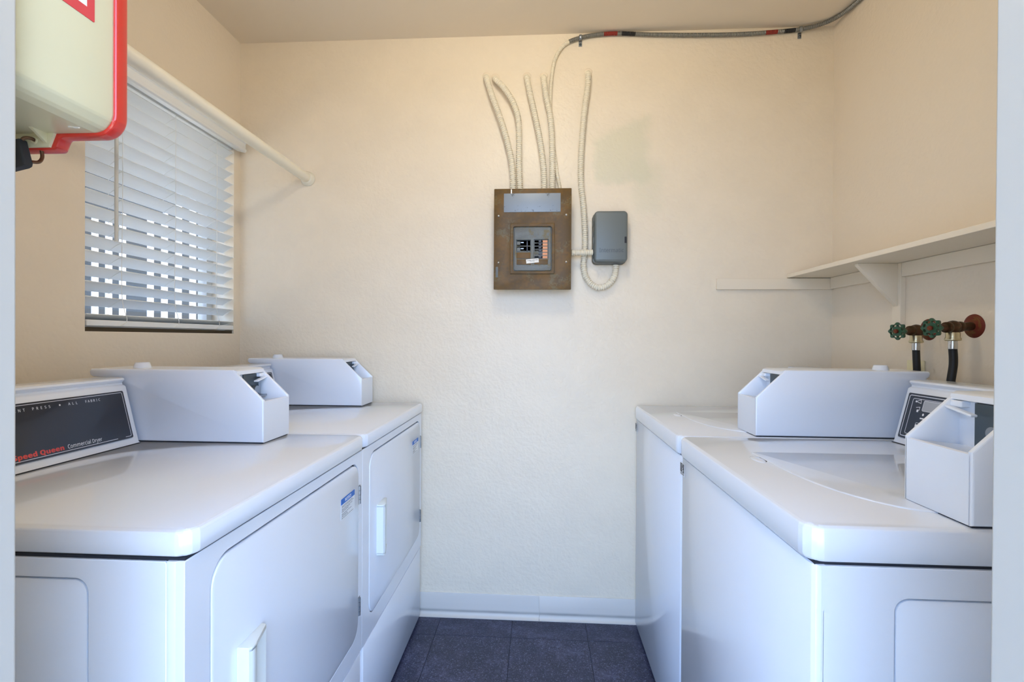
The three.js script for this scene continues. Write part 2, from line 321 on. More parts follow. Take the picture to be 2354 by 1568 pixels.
const overlayWasher = canvasTex(2048, 560, (c, w, h) => {
  const S = w / 0.445; c.fillStyle = '#262a33'; c.fillRect(0, 0, w, h);
  c.strokeStyle = '#eef0f4'; c.lineWidth = 8; c.beginPath(); c.roundRect(26, 26, w - 52, h - 52, 22); c.stroke(); c.lineWidth = 6; c.beginPath(); c.roundRect(86, 62, w - 172, h - 124, 20); c.stroke();
  c.fillStyle = '#aeb0b4'; c.strokeStyle = '#e8eaec'; c.lineWidth = 6; c.beginPath(); c.roundRect(0.054 * S, 0.115 * h + 10, 0.07 * S, 0.22 * h, 14); c.fill(); c.stroke();
  c.fillStyle = '#eceef0';
  for (const [x, v] of [[0.061, 0.43], [0.085, 0.43]]) { c.beginPath(); c.ellipse(x * S, v * h, 13, 15, 0, 0, 7); c.fill(); c.fillRect(x * S - 32, 0.5 * h, 64, 16); }
  c.lineWidth = 7; // hand and coin pictograms left of the display
  c.beginPath(); c.moveTo(0.030 * S, 0.17 * h); c.lineTo(0.044 * S, 0.12 * h); c.lineTo(0.046 * S, 0.2 * h); c.closePath(); c.stroke(); c.beginPath(); c.arc(0.030 * S, 0.17 * h, 12, 0, 7); c.fill();
  c.beginPath(); c.moveTo(0.034 * S, 0.3 * h); c.lineTo(0.046 * S, 0.28 * h); c.lineTo(0.045 * S, 0.36 * h); c.stroke(); c.fillRect(0.038 * S, 0.34 * h, 26, 30);
  for (let k = 0; k < 2; k++) { const X = 0.045 * S, Yb = (0.62 + k * 0.145) * h; c.strokeStyle = '#eceef0'; c.lineWidth = 5; c.beginPath(); c.roundRect(X, Yb, 0.05 * S, 0.13 * h, 16); c.stroke(); c.beginPath(); c.roundRect(X + 40, Yb + 10, 0.032 * S, 0.095 * h, 18); c.fill(); c.beginPath(); c.arc(X + 14, Yb + 34, 15, 0, 7); c.fill(); c.fillStyle = '#30343c'; c.fillRect(X + 64, Yb + 24, 44, 10); c.fillRect(X + 70, Yb + 40, 26, 6); c.fillRect(X + 132, Yb + 16, 10, 40); c.fillStyle = '#eceef0'; }
});
const noticeTex = canvasTex(360, 224, (c, w, h) => {
  c.fillStyle = '#e4e8ea'; c.fillRect(0, 0, w, h); c.fillStyle = '#1c6ac2'; c.fillRect(0, 0, w, 60);
  c.fillStyle = '#ffffff'; c.font = 'bold 46px sans-serif'; c.textAlign = 'center'; c.textBaseline = 'middle'; c.fillText('NOTICE', w / 2, 32);
  c.fillStyle = '#5a6068'; [[74, 300], [88, 330], [108, 300], [122, 230], [136, 190], [158, 270], [172, 150], [186, 170], [204, 320]].forEach(([y, l]) => { for (let x = 14; x < l;) { const k = 18 + ((x * 7 + y) % 26); c.fillRect(x, y, Math.min(k, l - x), 6); x += k + 7; } });
});
const badgeTex = canvasTex(96, 96, (c, w, h) => {
  c.fillStyle = '#f0f2f4'; c.fillRect(0, 0, w, h); c.fillStyle = '#23272f'; c.fillRect(2, 2, w - 4, h - 26);
  c.strokeStyle = '#dfe3e8'; c.lineWidth = 5; c.beginPath(); c.arc(w / 2, 26, 17, 0, 7); c.stroke(); c.fillStyle = '#dfe3e8'; c.fillRect(34, 50, 40, 5); c.beginPath(); c.moveTo(40, 66); c.lineTo(64, 50); c.lineTo(70, 66); c.fill();
  c.fillStyle = '#5c626a'; c.fillRect(4, h - 20, w - 8, 6); c.fillRect(4, h - 11, w - 8, 6);
});
M.overlayDryer = phy({ color: '#ffffff', map: overlayDryer, roughness: 0.3, clearcoat: 0.4 });
M.overlayWasher = phy({ color: '#ffffff', map: overlayWasher, roughness: 0.3, clearcoat: 0.4 });
M.notice = std({ color: '#ffffff', map: noticeTex, roughness: 0.5 });
M.badge = std({ color: '#ffffff', map: badgeTex, roughness: 0.4 });

function flip(g) { // restore winding after mirroring
  const a = g.attributes; for (let i = 0; i < a.position.count; i += 3) for (const k of Object.keys(a)) { const n = a[k].itemSize, arr = a[k].array; for (let q = 0; q < n; q++) { const t = arr[(i + 1) * n + q]; arr[(i + 1) * n + q] = arr[(i + 2) * n + q]; arr[(i + 2) * n + q] = t; } } return g;
}
// front panel with softly rounded upright edges
function frontPanel(hw, y0, y1, x1, depth, hole) {
  if (hole) {
    const s = rr(-hw, y0, hw, y1, 0.003); s.holes.push(hole(new THREE.Path()));
    return [alongX(ext(s, 0.014, 0.001, 1)).translate(x1 - 0.014, 0, 0), upright(ext(rr(x1 - depth, -hw, x1 - 0.008, hw, [0, 0.006, 0.006, 0]), y1 - y0)).translate(0, y0, 0)];
  }
  return [upright(ext(rr(x1 - depth, -hw, x1, hw, [0.001, 0.016, 0.016, 0.001]), y1 - y0, 0.002)).translate(0, y0, 0)];
}
function coinBox(root, bodyBack, z0, z1, left) {
  const t = 0.008, F = -0.213, y0 = 0.917;
  const outline = [[F, y0], [F, 1.026], [F - 0.082, 1.104], [-0.682, 1.104], [-0.686, 1.098], [-0.684, 1.088], [-0.676, 1.083], [bodyBack - 0.004, 1.080], [bodyBack, 1.074], [bodyBack, y0]];
  const core = [[F, y0], [F, 1.022], [F - 0.004, 1.0235], [F - 0.010, 1.021], [-0.296, 1.014], [-0.296, 1.088], [-0.284, 1.091], [-0.287, 1.1], [-0.295, 1.104], [-0.682, 1.104], [-0.686, 1.098], [-0.684, 1.088], [-0.676, 1.083], [bodyBack - 0.004, 1.080], [bodyBack, 1.074], [bodyBack, y0]];
  const box = mesh('coin_box', [ext(poly(outline), t + 0.002, 0.004, 4).translate(0, 0, z0), ext(poly(outline), t + 0.002, 0.004, 4).translate(0, 0, z1 - t - 0.002), ext(poly(core), z1 - z0 - 0.008).translate(0, 0, z0 + 0.004)], M.white, root);
  mesh('gap_shade', bx(bodyBack + 0.004, 0.9135, z0 + 0.004, F - 0.004, 0.9175, z1 - 0.004), M.groove, root);  // dark inset block painting the shade line under the coin box
  mesh('coin_plate', bx(-0.2965, 1.012, z0 + t, -0.292, 1.088, z1 - t - 0.034), M.darkSteel, box);
  mesh('coin_slide', [bx(-0.292, 1.026, z0 + 0.016, -0.270, 1.03, z0 + 0.05), bx(-0.292, 1.03, z0 + 0.02, -0.286, 1.075, z0 + 0.03), new THREE.CylinderGeometry(0.011, 0.011, 0.01, 20).rotateZ(Math.PI / 2).translate(-0.286, 1.045, z0 + 0.045)], M.steel, box);
  const tg = bx(-0.006, -0.0022, 0, 0.006, 0.0022, 0.05, 0.002).rotateX(0.2); if (left) tg.rotateY(Math.PI);
  mesh('tongue', [tg.translate(-0.278, 1.0785, left ? z1 - t : z0 + t), bx(-0.298, 1.0785, left ? z1 - t - 0.022 : z0 + t, -0.2805, 1.0895, left ? z1 - t : z0 + t + 0.022, 0.003)], M.white, box);
  mesh('cap', lathe([[0, 0.0145], [0.0155, 0.0145], [0.017, 0.0125], [0.0205, 0.002], [0.0205, 0]], 28).translate(-0.595, 1.104, (z0 + z1) / 2), M.white, box);
}
function consoleHood(root, z0, z1, dx, back, overlayMat, ow, oz) {
  const p = [[-0.536, 0.9145], [-0.5405, 0.918], [-0.5760, 1.0600], [-0.5785, 1.0625], [-0.5845, 1.0650], [-0.5855, 1.0695], [-0.5815, 1.0735], [-0.5790, 1.0770], [-0.5810, 1.0815], [-0.5860, 1.0835], [back - dx + 0.01, 1.0835], [back - dx, 1.075], [back - dx, 0.9145]].map(([x, y]) => [x + dx, y]);
  const c = mesh('console', ext(poly(p), z1 - z0, 0.0035, 3).translate(0, 0, z0), M.white, root);
  const tilt = Math.atan2(0.0355, 0.142), h = 0.122, g = decal(ow, h, 0.004, 0.0016);
  alongX(g); g.rotateZ(tilt); g.translate(-0.5582 + dx + 0.0004, 0.9905, oz);
  mesh('display_panel', g, overlayMat, c);
  mesh('console_trim', bx(-0.545 + dx, 0.9128, z0 + 0.004, -0.533 + dx, 0.9155, z1 - 0.004), M.groove, c);
}
function machineTop(root, hw, depth, y0, r = 0.028) {
  return mesh('top_panel', upright(ext(rr(-depth, -hw, 0.004, hw, [0.006, r, r, 0.006]), 0.914 - y0, 0.009, 4, 12)).translate(0, y0, 0), M.whiteTop, root);
}
function makeDryer() {
  const t = thing('dryer', '', 'dryer'), hw = 0.342, X = -0.004, D = 0.70;
  mesh('cabinet', bx(-D + 0.005, 0.015, -hw + 0.006, -0.03, 0.873, hw - 0.006), M.white, t);
  for (const s of [-1, 1]) mesh('side_panel', sideGeo(hw, s, D, -0.031, 0.870, -0.150, 0.840), M.white, t);
  const dz0 = -0.312, dz1 = 0.286, dy0 = 0.362, dy1 = 0.842, hole = (p) => zy(dz0 - 0.0025, dy0 - 0.0025, dz1 + 0.0025, dy1 + 0.0045, 0.045, p);
  mesh('front_panel', frontPanel(hw, 0.304, 0.871, X, 0.026, hole), M.white, t);
  mesh('lower_panel', frontPanel(hw, 0.012, 0.301, X, 0.026), M.white, t);
  mesh('seam', bx(-0.024, 0.29, -hw + 0.004, X - 0.006, 0.315, hw - 0.004), M.groove, t);
  mesh('door_gap', alongX(ext(zy(dz0 - 0.006, dy0 - 0.006, dz1 + 0.006, dy1 + 0.008, 0.045), 0.001)).translate(X - 0.0078, 0, 0), M.groove, t);  // dark backing that paints the shade inside the gap round the door
  const door = mesh('door', [alongX(ext(zy(dz0, dy0, dz1, dy1, 0.043), 0.014, 0.002, 2)).translate(X - 0.0125, 0, 0)], M.white, t);
  // moulded pull: a proud bar on the latch side falling to a scoop, closed by slanted ends
  const a = [[0.225, 0], [0.225, 0.021], [0.222, 0.024], [0.210, 0.025], [0.207, 0.0235]], fall = [[0.203, 0.015], [0.199, 0.007], [0.191, 0.002], [0.178, 0.0012], [0.167, 0.004], [0.160, 0.010], [0.157, 0.0105], [0.155, 0.008], [0.155, 0]];
  const H1 = (pts, y, h, b) => upright(ext(poly(pts.map(([z, x]) => [x, -z])), h, b, 2)).translate(X + 0.001, y, 0);
  mesh('door_handle', [H1([...a, ...fall], 0.522, 0.148, 0), H1([...a, [0.158, 0.011], [0.155, 0.0085], [0.155, 0]], 0.517, 0.009, 0.002), H1([...a, [0.158, 0.011], [0.155, 0.0085], [0.155, 0]], 0.665, 0.009, 0.002)], M.plastic, door);
  mesh('notice_label', alongX(decal(0.088, 0.054, 0.002, 0.0008)).translate(X + 0.0012, 0.752, -0.236), M.notice, door);
  for (const y of [0.752, 0.44]) mesh('hinge', [0, 1, 2, 3].map((k) => new THREE.CylinderGeometry(0.0042, 0.0042, 0.0115, 12).translate(X + 0.0015, y - 0.019 + k * 0.0125, -0.3165)).concat([bx(X - 0.004, y - 0.026, -0.325, X + 0.0008, y + 0.026, -0.308)]), M.steel, t);
  machineTop(t, hw, D, 0.874);
  mesh('seam', bx(-D + 0.02, 0.869, -hw + 0.004, -0.006, 0.8745, hw - 0.004), M.groove, t);
  coinBox(t, -0.61, -0.3335, -0.2035);
  consoleHood(t, -0.196, hw - 0.002, 0, -0.66, M.overlayDryer, 0.5, 1.111 - 1.0405);
  for (const [x, z] of [[-0.06, hw - 0.06], [-0.06, -hw + 0.06], [-D + 0.06, hw - 0.06], [-D + 0.06, -hw + 0.06]]) mesh('foot', new THREE.CylinderGeometry(0.02, 0.022, 0.016, 14).translate(x, 0.008, z), M.rubber, t);
  return t;
}
function sideGeo(hw, s, depth, xEdge, yTop, inX, inTop) {
  const field = (p, g) => rr(-depth + 0.05 - g, 0.10 - g, inX + g, inTop + g, 0.02, p);
  const skin = rr(-depth, 0.02, xEdge, yTop, 0.004); skin.holes.push(field(new THREE.Path(), 0.002));
  const g = merge([ext(skin, 0.006, 0.001, 1).translate(0, 0, hw - 0.006), ext(field(new THREE.Shape(), -0.0002), 0.0056, 0.0016, 2).translate(0, 0, hw - 0.006)]);
  if (s < 0) { g.scale(1, 1, -1); flip(g); }
  return g;
}
function makeWasher() {
  const t = thing('washing_machine', '', 'washing machine'), hw = 0.3175, X = -0.003, D = 0.695, y0 = 0.859;
  mesh('cabinet', bx(-D + 0.005, 0.015, -hw + 0.006, -0.02, y0 - 0.001, hw - 0.006), M.white, t);
  for (const s of [-1, 1]) mesh('side_panel', sideGeo(hw, s, D, -0.0175, y0 - 0.003, -0.122, 0.809), M.white, t);
  mesh('front_panel', frontPanel(hw, 0.012, y0 - 0.0025, X, 0.0135), M.white, t);
  mesh('badge', alongX(decal(0.036, 0.034, 0.001, 0.0008)).translate(X + 0.0003, 0.8235, 0.304), M.badge, t);
  machineTop(t, hw, D, y0);
  mesh('seam', bx(-D + 0.02, y0 - 0.004, -hw + 0.005, -0.008, y0 + 0.001, hw - 0.005), M.groove, t);
  // hinged lid, one front corner square, the other sweeping round
  const sh = new THREE.Shape(); const a = -0.112, b = -0.515, l = 0.137, r = -0.255; // shape coordinates (x, -z)
  sh.moveTo(b, -l); sh.lineTo(a - 0.012, -l); sh.quadraticCurveTo(a, -l, a, -l + 0.012); sh.lineTo(a - 0.004, 0.02); sh.bezierCurveTo(a - 0.010, 0.13, a - 0.045, -r, a - 0.16, -r); sh.lineTo(b, -r); sh.closePath();
  const lid = mesh('lid', upright(ext(sh, 0.0065, 0.003, 3, 20)).translate(0, 0.9095, 0), M.whiteTop, t);
  mesh('lid_grip', new THREE.SphereGeometry(1, 24, 12).scale(0.013, 0.0036, 0.03).translate(a + 0.011, 0.9138, 0.07), M.whiteTop, lid);
  mesh('lid_gap', bx(a - 0.0015, 0.9135, 0.052, a + 0.0008, 0.9152, 0.086), M.groove, lid);
  coinBox(t, -0.684, -0.312, -0.184, true);
  consoleHood(t, -0.176, 0.296, -0.0255, -0.69, M.overlayWasher, 0.445, 0.060);
  for (const [x, z] of [[-0.06, hw - 0.06], [-0.06, -hw + 0.06], [-D + 0.06, hw - 0.06], [-D + 0.06, -hw + 0.06]]) mesh('foot', new THREE.CylinderGeometry(0.02, 0.022, 0.016, 14).translate(x, 0.008, z), M.rubber, t);
  return t;
}
function copy(o, name, label) { const c = o.clone(); c.name = numbered(name); c.userData = { ...o.userData, label }; scene.add(c); return c; }
const dryer = makeDryer(); dryer.position.set(-0.4945, 0, 1.0405);
dryer.userData = { label: 'white coin dryer nearer the doorway, its lettered console panel showing', category: 'dryer', group: 'dryers along the left wall' };
const dryer2 = copy(dryer, 'dryer', 'white coin dryer in the far left corner against the back wall'); dryer2.position.z = 0.3555;
const washer = makeWasher(); washer.position.set(0.4035, 0, 0.9716); washer.rotation.y = Math.PI;
washer.userData = { label: 'white top-loading coin washer nearest the right door jamb, black display showing', category: 'washing machine', group: 'washers along the right wall' };
const washer2 = copy(washer, 'washing_machine', 'white top-loading coin washer in the far right corner against the back wall'); washer2.position.z = 0.3225;
washer.scale.z = 1.035; for (const n of ['coin_box', 'gap_shade']) washer.getObjectByName(n).position.x = -0.018;

// ---------------------------------------------------------------- breaker panel, timer box and their conduits
{
  const p = thing('breaker_panel', 'rusty brown electrical breaker panel with open centre on the back wall', 'breaker panel', [-0.029, 1.389, 0]);
  const L = (x) => x + 0.029, Yy = (y) => y - 1.389, Zc = 0.079;
  mesh('box', bx(L(-0.168), Yy(1.408), 0, L(0.112), Yy(1.782), 0.078), M.panelGrey, p);
  const cv = rr(L(-0.186), 0, L(0.128), Yy(1.799), 0.003); cv.holes.push(rr(L(-0.107), Yy(1.4625), L(0.0505), Yy(1.6455), 0.008, new THREE.Path()));
  const cover = mesh('cover', [ext(cv, 0.006, 0.0015).translate(0, 0, Zc)], M.panel, p);
  const ring = rr(L(-0.119), Yy(1.453), L(0.060), Yy(1.658), 0.002); ring.holes.push(rr(L(-0.106), Yy(1.4635), L(0.0495), Yy(1.6445), 0.008, new THREE.Path()));
  mesh('raised_frame', ext(ring, 0.004, 0.0015).translate(0, 0, Zc + 0.0055), M.panel, cover);
  mesh('cover_plate', ext(rr(L(-0.146), Yy(1.703), L(0.084), Yy(1.779), 0.002), 0.003, 0.0008).translate(0, 0, Zc + 0.005), M.plate, cover);
  for (const [x, y] of [[-0.167, 1.689], [0.107, 1.691], [-0.166, 1.499], [0.108, 1.501]]) mesh('screw', [lathe([[0, 0.004], [0.003, 0.0036], [0.0048, 0.001], [0.005, 0]], 16).rotateX(Math.PI / 2).translate(L(x), Yy(y), Zc + 0.006)], M.chrome, cover);
  mesh('latch_slot', ext(rr(L(-0.178), Yy(1.438), L(-0.168), Yy(1.482), 0.004), 0.002, 0.0006).translate(0, 0, Zc + 0.005), M.panelGrey, cover);
  mesh('paint_chip', bx(L(-0.118), Yy(1.778), Zc + 0.005, L(-0.113), Yy(1.796), Zc + 0.0066), M.cord, cover);
  // inner plate with windows for the breakers
  const dead = rr(L(-0.103), Yy(1.466), L(0.047), Yy(1.642), 0.007);
  dead.holes.push(rr(L(-0.0945), Yy(1.5415), L(-0.0355), Yy(1.5915), 0.001, new THREE.Path())); dead.holes.push(rr(L(-0.0225), Yy(1.5155), L(0.0355), Yy(1.5925), 0.001, new THREE.Path()));
  const inner = mesh('inner_plate', ext(dead, 0.006, 0.002).translate(0, 0, Zc - 0.001), M.panelGrey, p);
  for (const [x0, y0, x1, y1] of [[-0.093, 1.515, -0.036, 1.5395], [-0.093, 1.490, -0.035, 1.512], [-0.021, 1.491, 0.034, 1.512]]) mesh('blank_plate', ext(rr(L(x0), Yy(y0), L(x1), Yy(y1), 0.002), 0.0025, 0.001).translate(0, 0, Zc + 0.0045), M.panel, inner);
  mesh('well', bx(L(-0.1), Yy(1.5), 0.05, L(0.044), Yy(1.6), Zc - 0.012), M.black, p);
  const orange = std({ color: '#e09a6a', roughness: 0.5 }), grey = std({ color: '#4a4e58', roughness: 0.5 });
  for (let i = 0; i < 6; i++) { // right bank
    const y = 1.5915 - i * 0.01275, b = mesh('breaker', bx(L(-0.0215), Yy(y - 0.0118), Zc - 0.012, L(0.0345), Yy(y), Zc - 0.001, 0.001), M.black, p);
    mesh('rating_label', bx(L(0.0125), Yy(y - 0.0108), Zc - 0.001, L(0.032), Yy(y - 0.0014), Zc), orange, b);
    mesh('toggle', bx(L(-0.004), Yy(y - 0.0095), Zc - 0.001, L(0.008), Yy(y - 0.0025), Zc + 0.004, 0.001), grey, b);
  }
  for (let i = 0; i < 2; i++) { // left pair, tied handles
    const y = 1.591 - i * 0.0247, b = mesh('breaker', bx(L(-0.0935), Yy(y - 0.0237), Zc - 0.012, L(-0.0365), Yy(y), Zc - 0.001, 0.001), M.black, p);
    mesh('rating_label', bx(L(-0.0915), Yy(y - 0.019), Zc - 0.001, L(-0.0785), Yy(y - 0.005), Zc), M.panelGrey, b);
    mesh('toggle', bx(L(-0.077), Yy(y - 0.013), Zc - 0.001, L(-0.064), Yy(y - 0.008), Zc + 0.004, 0.001), M.steel, b);
  }
  mesh('handle_tie', bx(L(-0.0525), Yy(1.546), Zc - 0.001, L(-0.048), Yy(1.586), Zc + 0.005, 0.001), grey, p);
  const lab = canvasTex(128, 44, (c, w, h) => { c.fillStyle = '#efece4'; c.fillRect(0, 0, w, h); c.fillStyle = '#3a3a3a'; for (let x = 12; x < 112; x += 9) c.fillRect(x, 11, 5 + (x % 4), 6); for (let x = 38; x < 88; x += 10) c.fillRect(x, 26, 6, 5); });
  mesh('paper_label', decal(0.051, 0.0165, 0.0005, 0.0006).rotateZ(0.1).translate(L(-0.0285), Yy(1.505), Zc + 0.0075), std({ color: '#ffffff', map: lab, roughness: 0.7 }), inner);
}
{
  const t = thing('timer_box', 'grey metal timer box with raised lettering right of the breaker panel', 'timer box', [0.29, 1.504, 0]);
  mesh('case', ext(rr(-0.071, -0.004, 0.0665, 0.206, 0.018), 0.034, 0.003).translate(0, 0, 0), M.panelGrey, t);
  const lid = mesh('lid', ext(rr(-0.0675, 0, 0.0675, 0.208, 0.017), 0.034, 0.010, 5, 12).translate(0, 0, 0.03), std({ color: '#6d7473', roughness: 0.42, metalness: 0.15 }), t);
  mesh('hasp_slot', bx(0.054, 0.076, 0.056, 0.0625, 0.102, 0.0645, 0.001), M.black, lid);
  for (const y of [0.03, 0.07, 0.12, 0.16]) mesh('hinge_knuckle', new THREE.CylinderGeometry(0.003, 0.003, 0.02, 10).translate(-0.0695, y, 0.036), M.panelGrey, t);
  const font = await new FontLoader().loadAsync('fonts/droid/droid_sans_regular.typeface.json');
  const g = new TextGeometry('Intermatic', { font, size: 0.0165, depth: 0.0012, curveSegments: 3, bevelEnabled: false }); g.computeBoundingBox();
  const bb = g.boundingBox; g.translate(-bb.min.x, 0, 0); g.scale(0.098 / (bb.max.x - bb.min.x), 1, 1);
  mesh('lettering', g.translate(-0.047, 0.039, 0.0635), std({ color: '#50575a', roughness: 0.45, metalness: 0.15 }), lid);
}
const conduits = [];
function conduit(label, pts, r, wallStart, group) {
  const c = thing('conduit', label, 'conduit', [0, 0, 0], 0, group), o = pts[0]; c.position.set(o[0], o[1], 0);
  const q = pts.map(([x, y, z]) => [x - o[0], y - o[1], z]);
  mesh('conduit_tube', ribbed(q, r).geo, M.conduit, c);
  if (wallStart) mesh('plaster_collar', new THREE.SphereGeometry(1, 18, 10).scale(r * 1.55, r * 1.35, 0.0035).translate(0.002, 0.003, 0), M.collar, c);
  conduits.push(c); return c;
}
{
  const G = 'cream conduits above the breaker panel';
  const dz = (a) => a.map(([x, y], i) => [x, y, i === 0 ? -0.006 : i === 1 ? 0.02 : 0.032]);
  const start = (a) => [[a[0][0], a[0][1] + 0.004], [a[0][0] + (a[1][0] - a[0][0]) * 0.16, a[0][1] - 0.016], ...a.slice(1)];
  conduit('leftmost cream ribbed conduit slanting down to the breaker panel top', dz(start([[-0.231, 2.299], [-0.204, 2.210], [-0.164, 2.102], [-0.134, 2.0], [-0.117, 1.917], [-0.111, 1.7835]])), 0.0112, 1, G);
  conduit('second cream ribbed conduit from the left, bowing right above the panel', dz(start([[-0.194, 2.293], [-0.155, 2.238], [-0.116, 2.179], [-0.093, 2.111], [-0.088, 2.038], [-0.087, 1.917], [-0.082, 1.7835]])), 0.0112, 1, G);
  conduit('third cream ribbed conduit from the left, leaning above the panel', dz(start([[-0.059, 2.294], [-0.043, 2.207], [-0.018, 2.100], [0.002, 1.998], [0.015, 1.891], [0.018, 1.7835]])), 0.0112, 1, G);
  conduit('fourth cream ribbed conduit, overlapping the thin cable above the panel', dz(start([[0.012, 2.292], [0.020, 2.215], [0.040, 2.118], [0.048, 2.035], [0.051, 1.914], [0.051, 1.7835]])), 0.0112, 1, G);
  conduit('long cream conduit hanging right of the panel and looping into the timer box', dz(start([[0.198, 2.305], [0.196, 2.242], [0.185, 2.156], [0.176, 2.059], [0.169, 1.915], [0.171, 1.828], [0.178, 1.772], [0.183, 1.720], [0.188, 1.633], [0.188, 1.564], [0.185, 1.530], [0.184, 1.485], [0.196, 1.443], [0.224, 1.412], [0.251, 1.404], [0.285, 1.416], [0.309, 1.447], [0.315, 1.474], [0.316, 1.4985]])).map((p, i) => i > 1 ? [p[0], p[1], 0.022] : p), 0.0108, 1);
  conduit('short level cream conduit joining the breaker panel to the timer box', [[0.112, 1.544, 0.046], [0.17, 1.5445, 0.048], [0.219, 1.547, 0.04]], 0.0108, 0);
}
{ // thin armoured cable
  const o = [0.085, 1.7835], path = [[0.085, 1.7835], [0.083, 1.823], [0.072, 1.881], [0.055, 2.009], [0.043, 2.118], [0.046, 2.282], [0.064, 2.372], [0.100, 2.422], [0.166, 2.449], [0.283, 2.462], [0.462, 2.453], [0.639, 2.446], [0.813, 2.444], [0.935, 2.448], [1.057, 2.457]].map(([x, y]) => [x - o[0], y - o[1], 0.011]);
  path.push([1.125 - o[0], 2.462 - o[1], 0.03], [1.157 - o[0], 2.464 - o[1], 0.055], [1.176 - o[0], 2.463 - o[1], 0.1], [1.184 - o[0], 2.460 - o[1], 0.16], [1.186 - o[0], 2.456 - o[1], 0.3], [1.186 - o[0], 2.454 - o[1], 0.6]);
  const c = thing('armoured_cable', 'thin armoured cable rising from the panel and running along the ceiling edge', 'cable', [o[0], o[1], 0]);
  const curve = new THREE.CatmullRomCurve3(path.map((p) => V3(...p)), false, 'centripetal');
  const piece = (a, b) => { const n = 60, r = []; for (let i = 0; i <= n; i++) { const P = curve.getPointAt(a + (b - a) * i / n); r.push([P.x, P.y, P.z]); } return r; };
  const at = (x) => { let lo = 0.22, hi = 1; for (let k = 0; k < 40; k++) { const m = (lo + hi) / 2; curve.getPointAt(m).x + o[0] < x ? lo = m : hi = m; } return lo; };
  const tA = at(0.118), r1 = at(0.262), r2 = at(0.318), b1 = at(0.336), b2 = at(0.392), r3 = at(0.918), r4 = at(0.965), b3 = at(0.992), b4 = at(1.036);
  const seg = (name, a, b, mat, r) => mesh(name, ribbed(piece(a, b), r, 0.0062, 0.0009, 10).geo, mat, c);
  seg('painted_length', 0, tA, M.conduit, 0.0070); seg('metal_length', tA, r1, M.conduitMetal, 0.0075); seg('red_band', r1, r2, M.redBand, 0.0076); seg('metal_length', r2, b1, M.conduitMetal, 0.0075); seg('black_band', b1, b2, M.blackBand, 0.0076);
  seg('metal_length', b2, r3, M.conduitMetal, 0.0075); seg('red_band', r3, r4, M.redBand, 0.0076); seg('metal_length', r4, b3, M.conduitMetal, 0.0075); seg('black_band', b3, b4, M.blackBand, 0.0076); seg('metal_length', b4, 1, M.conduitMetal, 0.0075);
  const strap = (label, x, y) => {
    const s = thing('cable_strap', label, 'strap', [x, y, 0], 0, 'straps holding the armoured cable');
    mesh('clip', [new THREE.TorusGeometry(0.0095, 0.0022, 8, 16, Math.PI).rotateY(Math.PI / 2).rotateX(Math.PI / 2).scale(3, 1, 1).translate(0, 0, 0.011), bx(-0.007, -0.032, 0, 0.007, -0.008, 0.003, 0.001)], M.steel, s);
    mesh('nail', lathe([[0, 0.004], [0.004, 0.003], [0.005, 0]], 12).rotateX(Math.PI / 2).translate(0, -0.024, 0.003), M.darkSteel, s);
  };
  strap('small metal strap where the cable bends to the ceiling above the panel', 0.166, 2.449); strap('small metal strap near the right corner under the ceiling', 1.057, 2.456);
}

// ---------------------------------------------------------------- shelf on the right wall
{
  const s = thing('wall_shelf', 'cream painted wooden shelf on cleats and a triangular bracket, right wall', 'shelf', [XR, 1.445, 0.7]);
  const x = (v) => v - XR, y = (v) => v - 1.445, z = (v) => v - 0.7;
  mesh('board', bx(x(1.015), y(1.445), z(0.001), 0, y(1.4605), z(1.55), 0.0015), M.shelf, s);
  mesh('cleat', bx(x(0.731), y(1.397), z(0), -0.0, y(1.4425), z(0.013), 0.0015), M.shelf, s);
  mesh('cleat', bx(-0.016, y(1.399), z(0.016), 0, y(1.4445), z(0.356), 0.0015), M.shelf, s);
  mesh('cleat', bx(-0.016, y(1.399), z(0.398), 0, y(1.4445), z(1.55), 0.0015), M.shelf, s);
  mesh('bracket', ext(poly([[x(1.052), y(1.4445)], [x(1.052), y(1.439)], [-0.017, y(1.303)], [-0.017, y(1.4445)]]), 0.018, 0.001).translate(0, 0, z(0.366)), M.shelf, s);
  mesh('bracket_post', bx(-0.017, y(1.243), z(0.358), 0, y(1.4445), z(0.396), 0.0015), M.shelf, s);
}

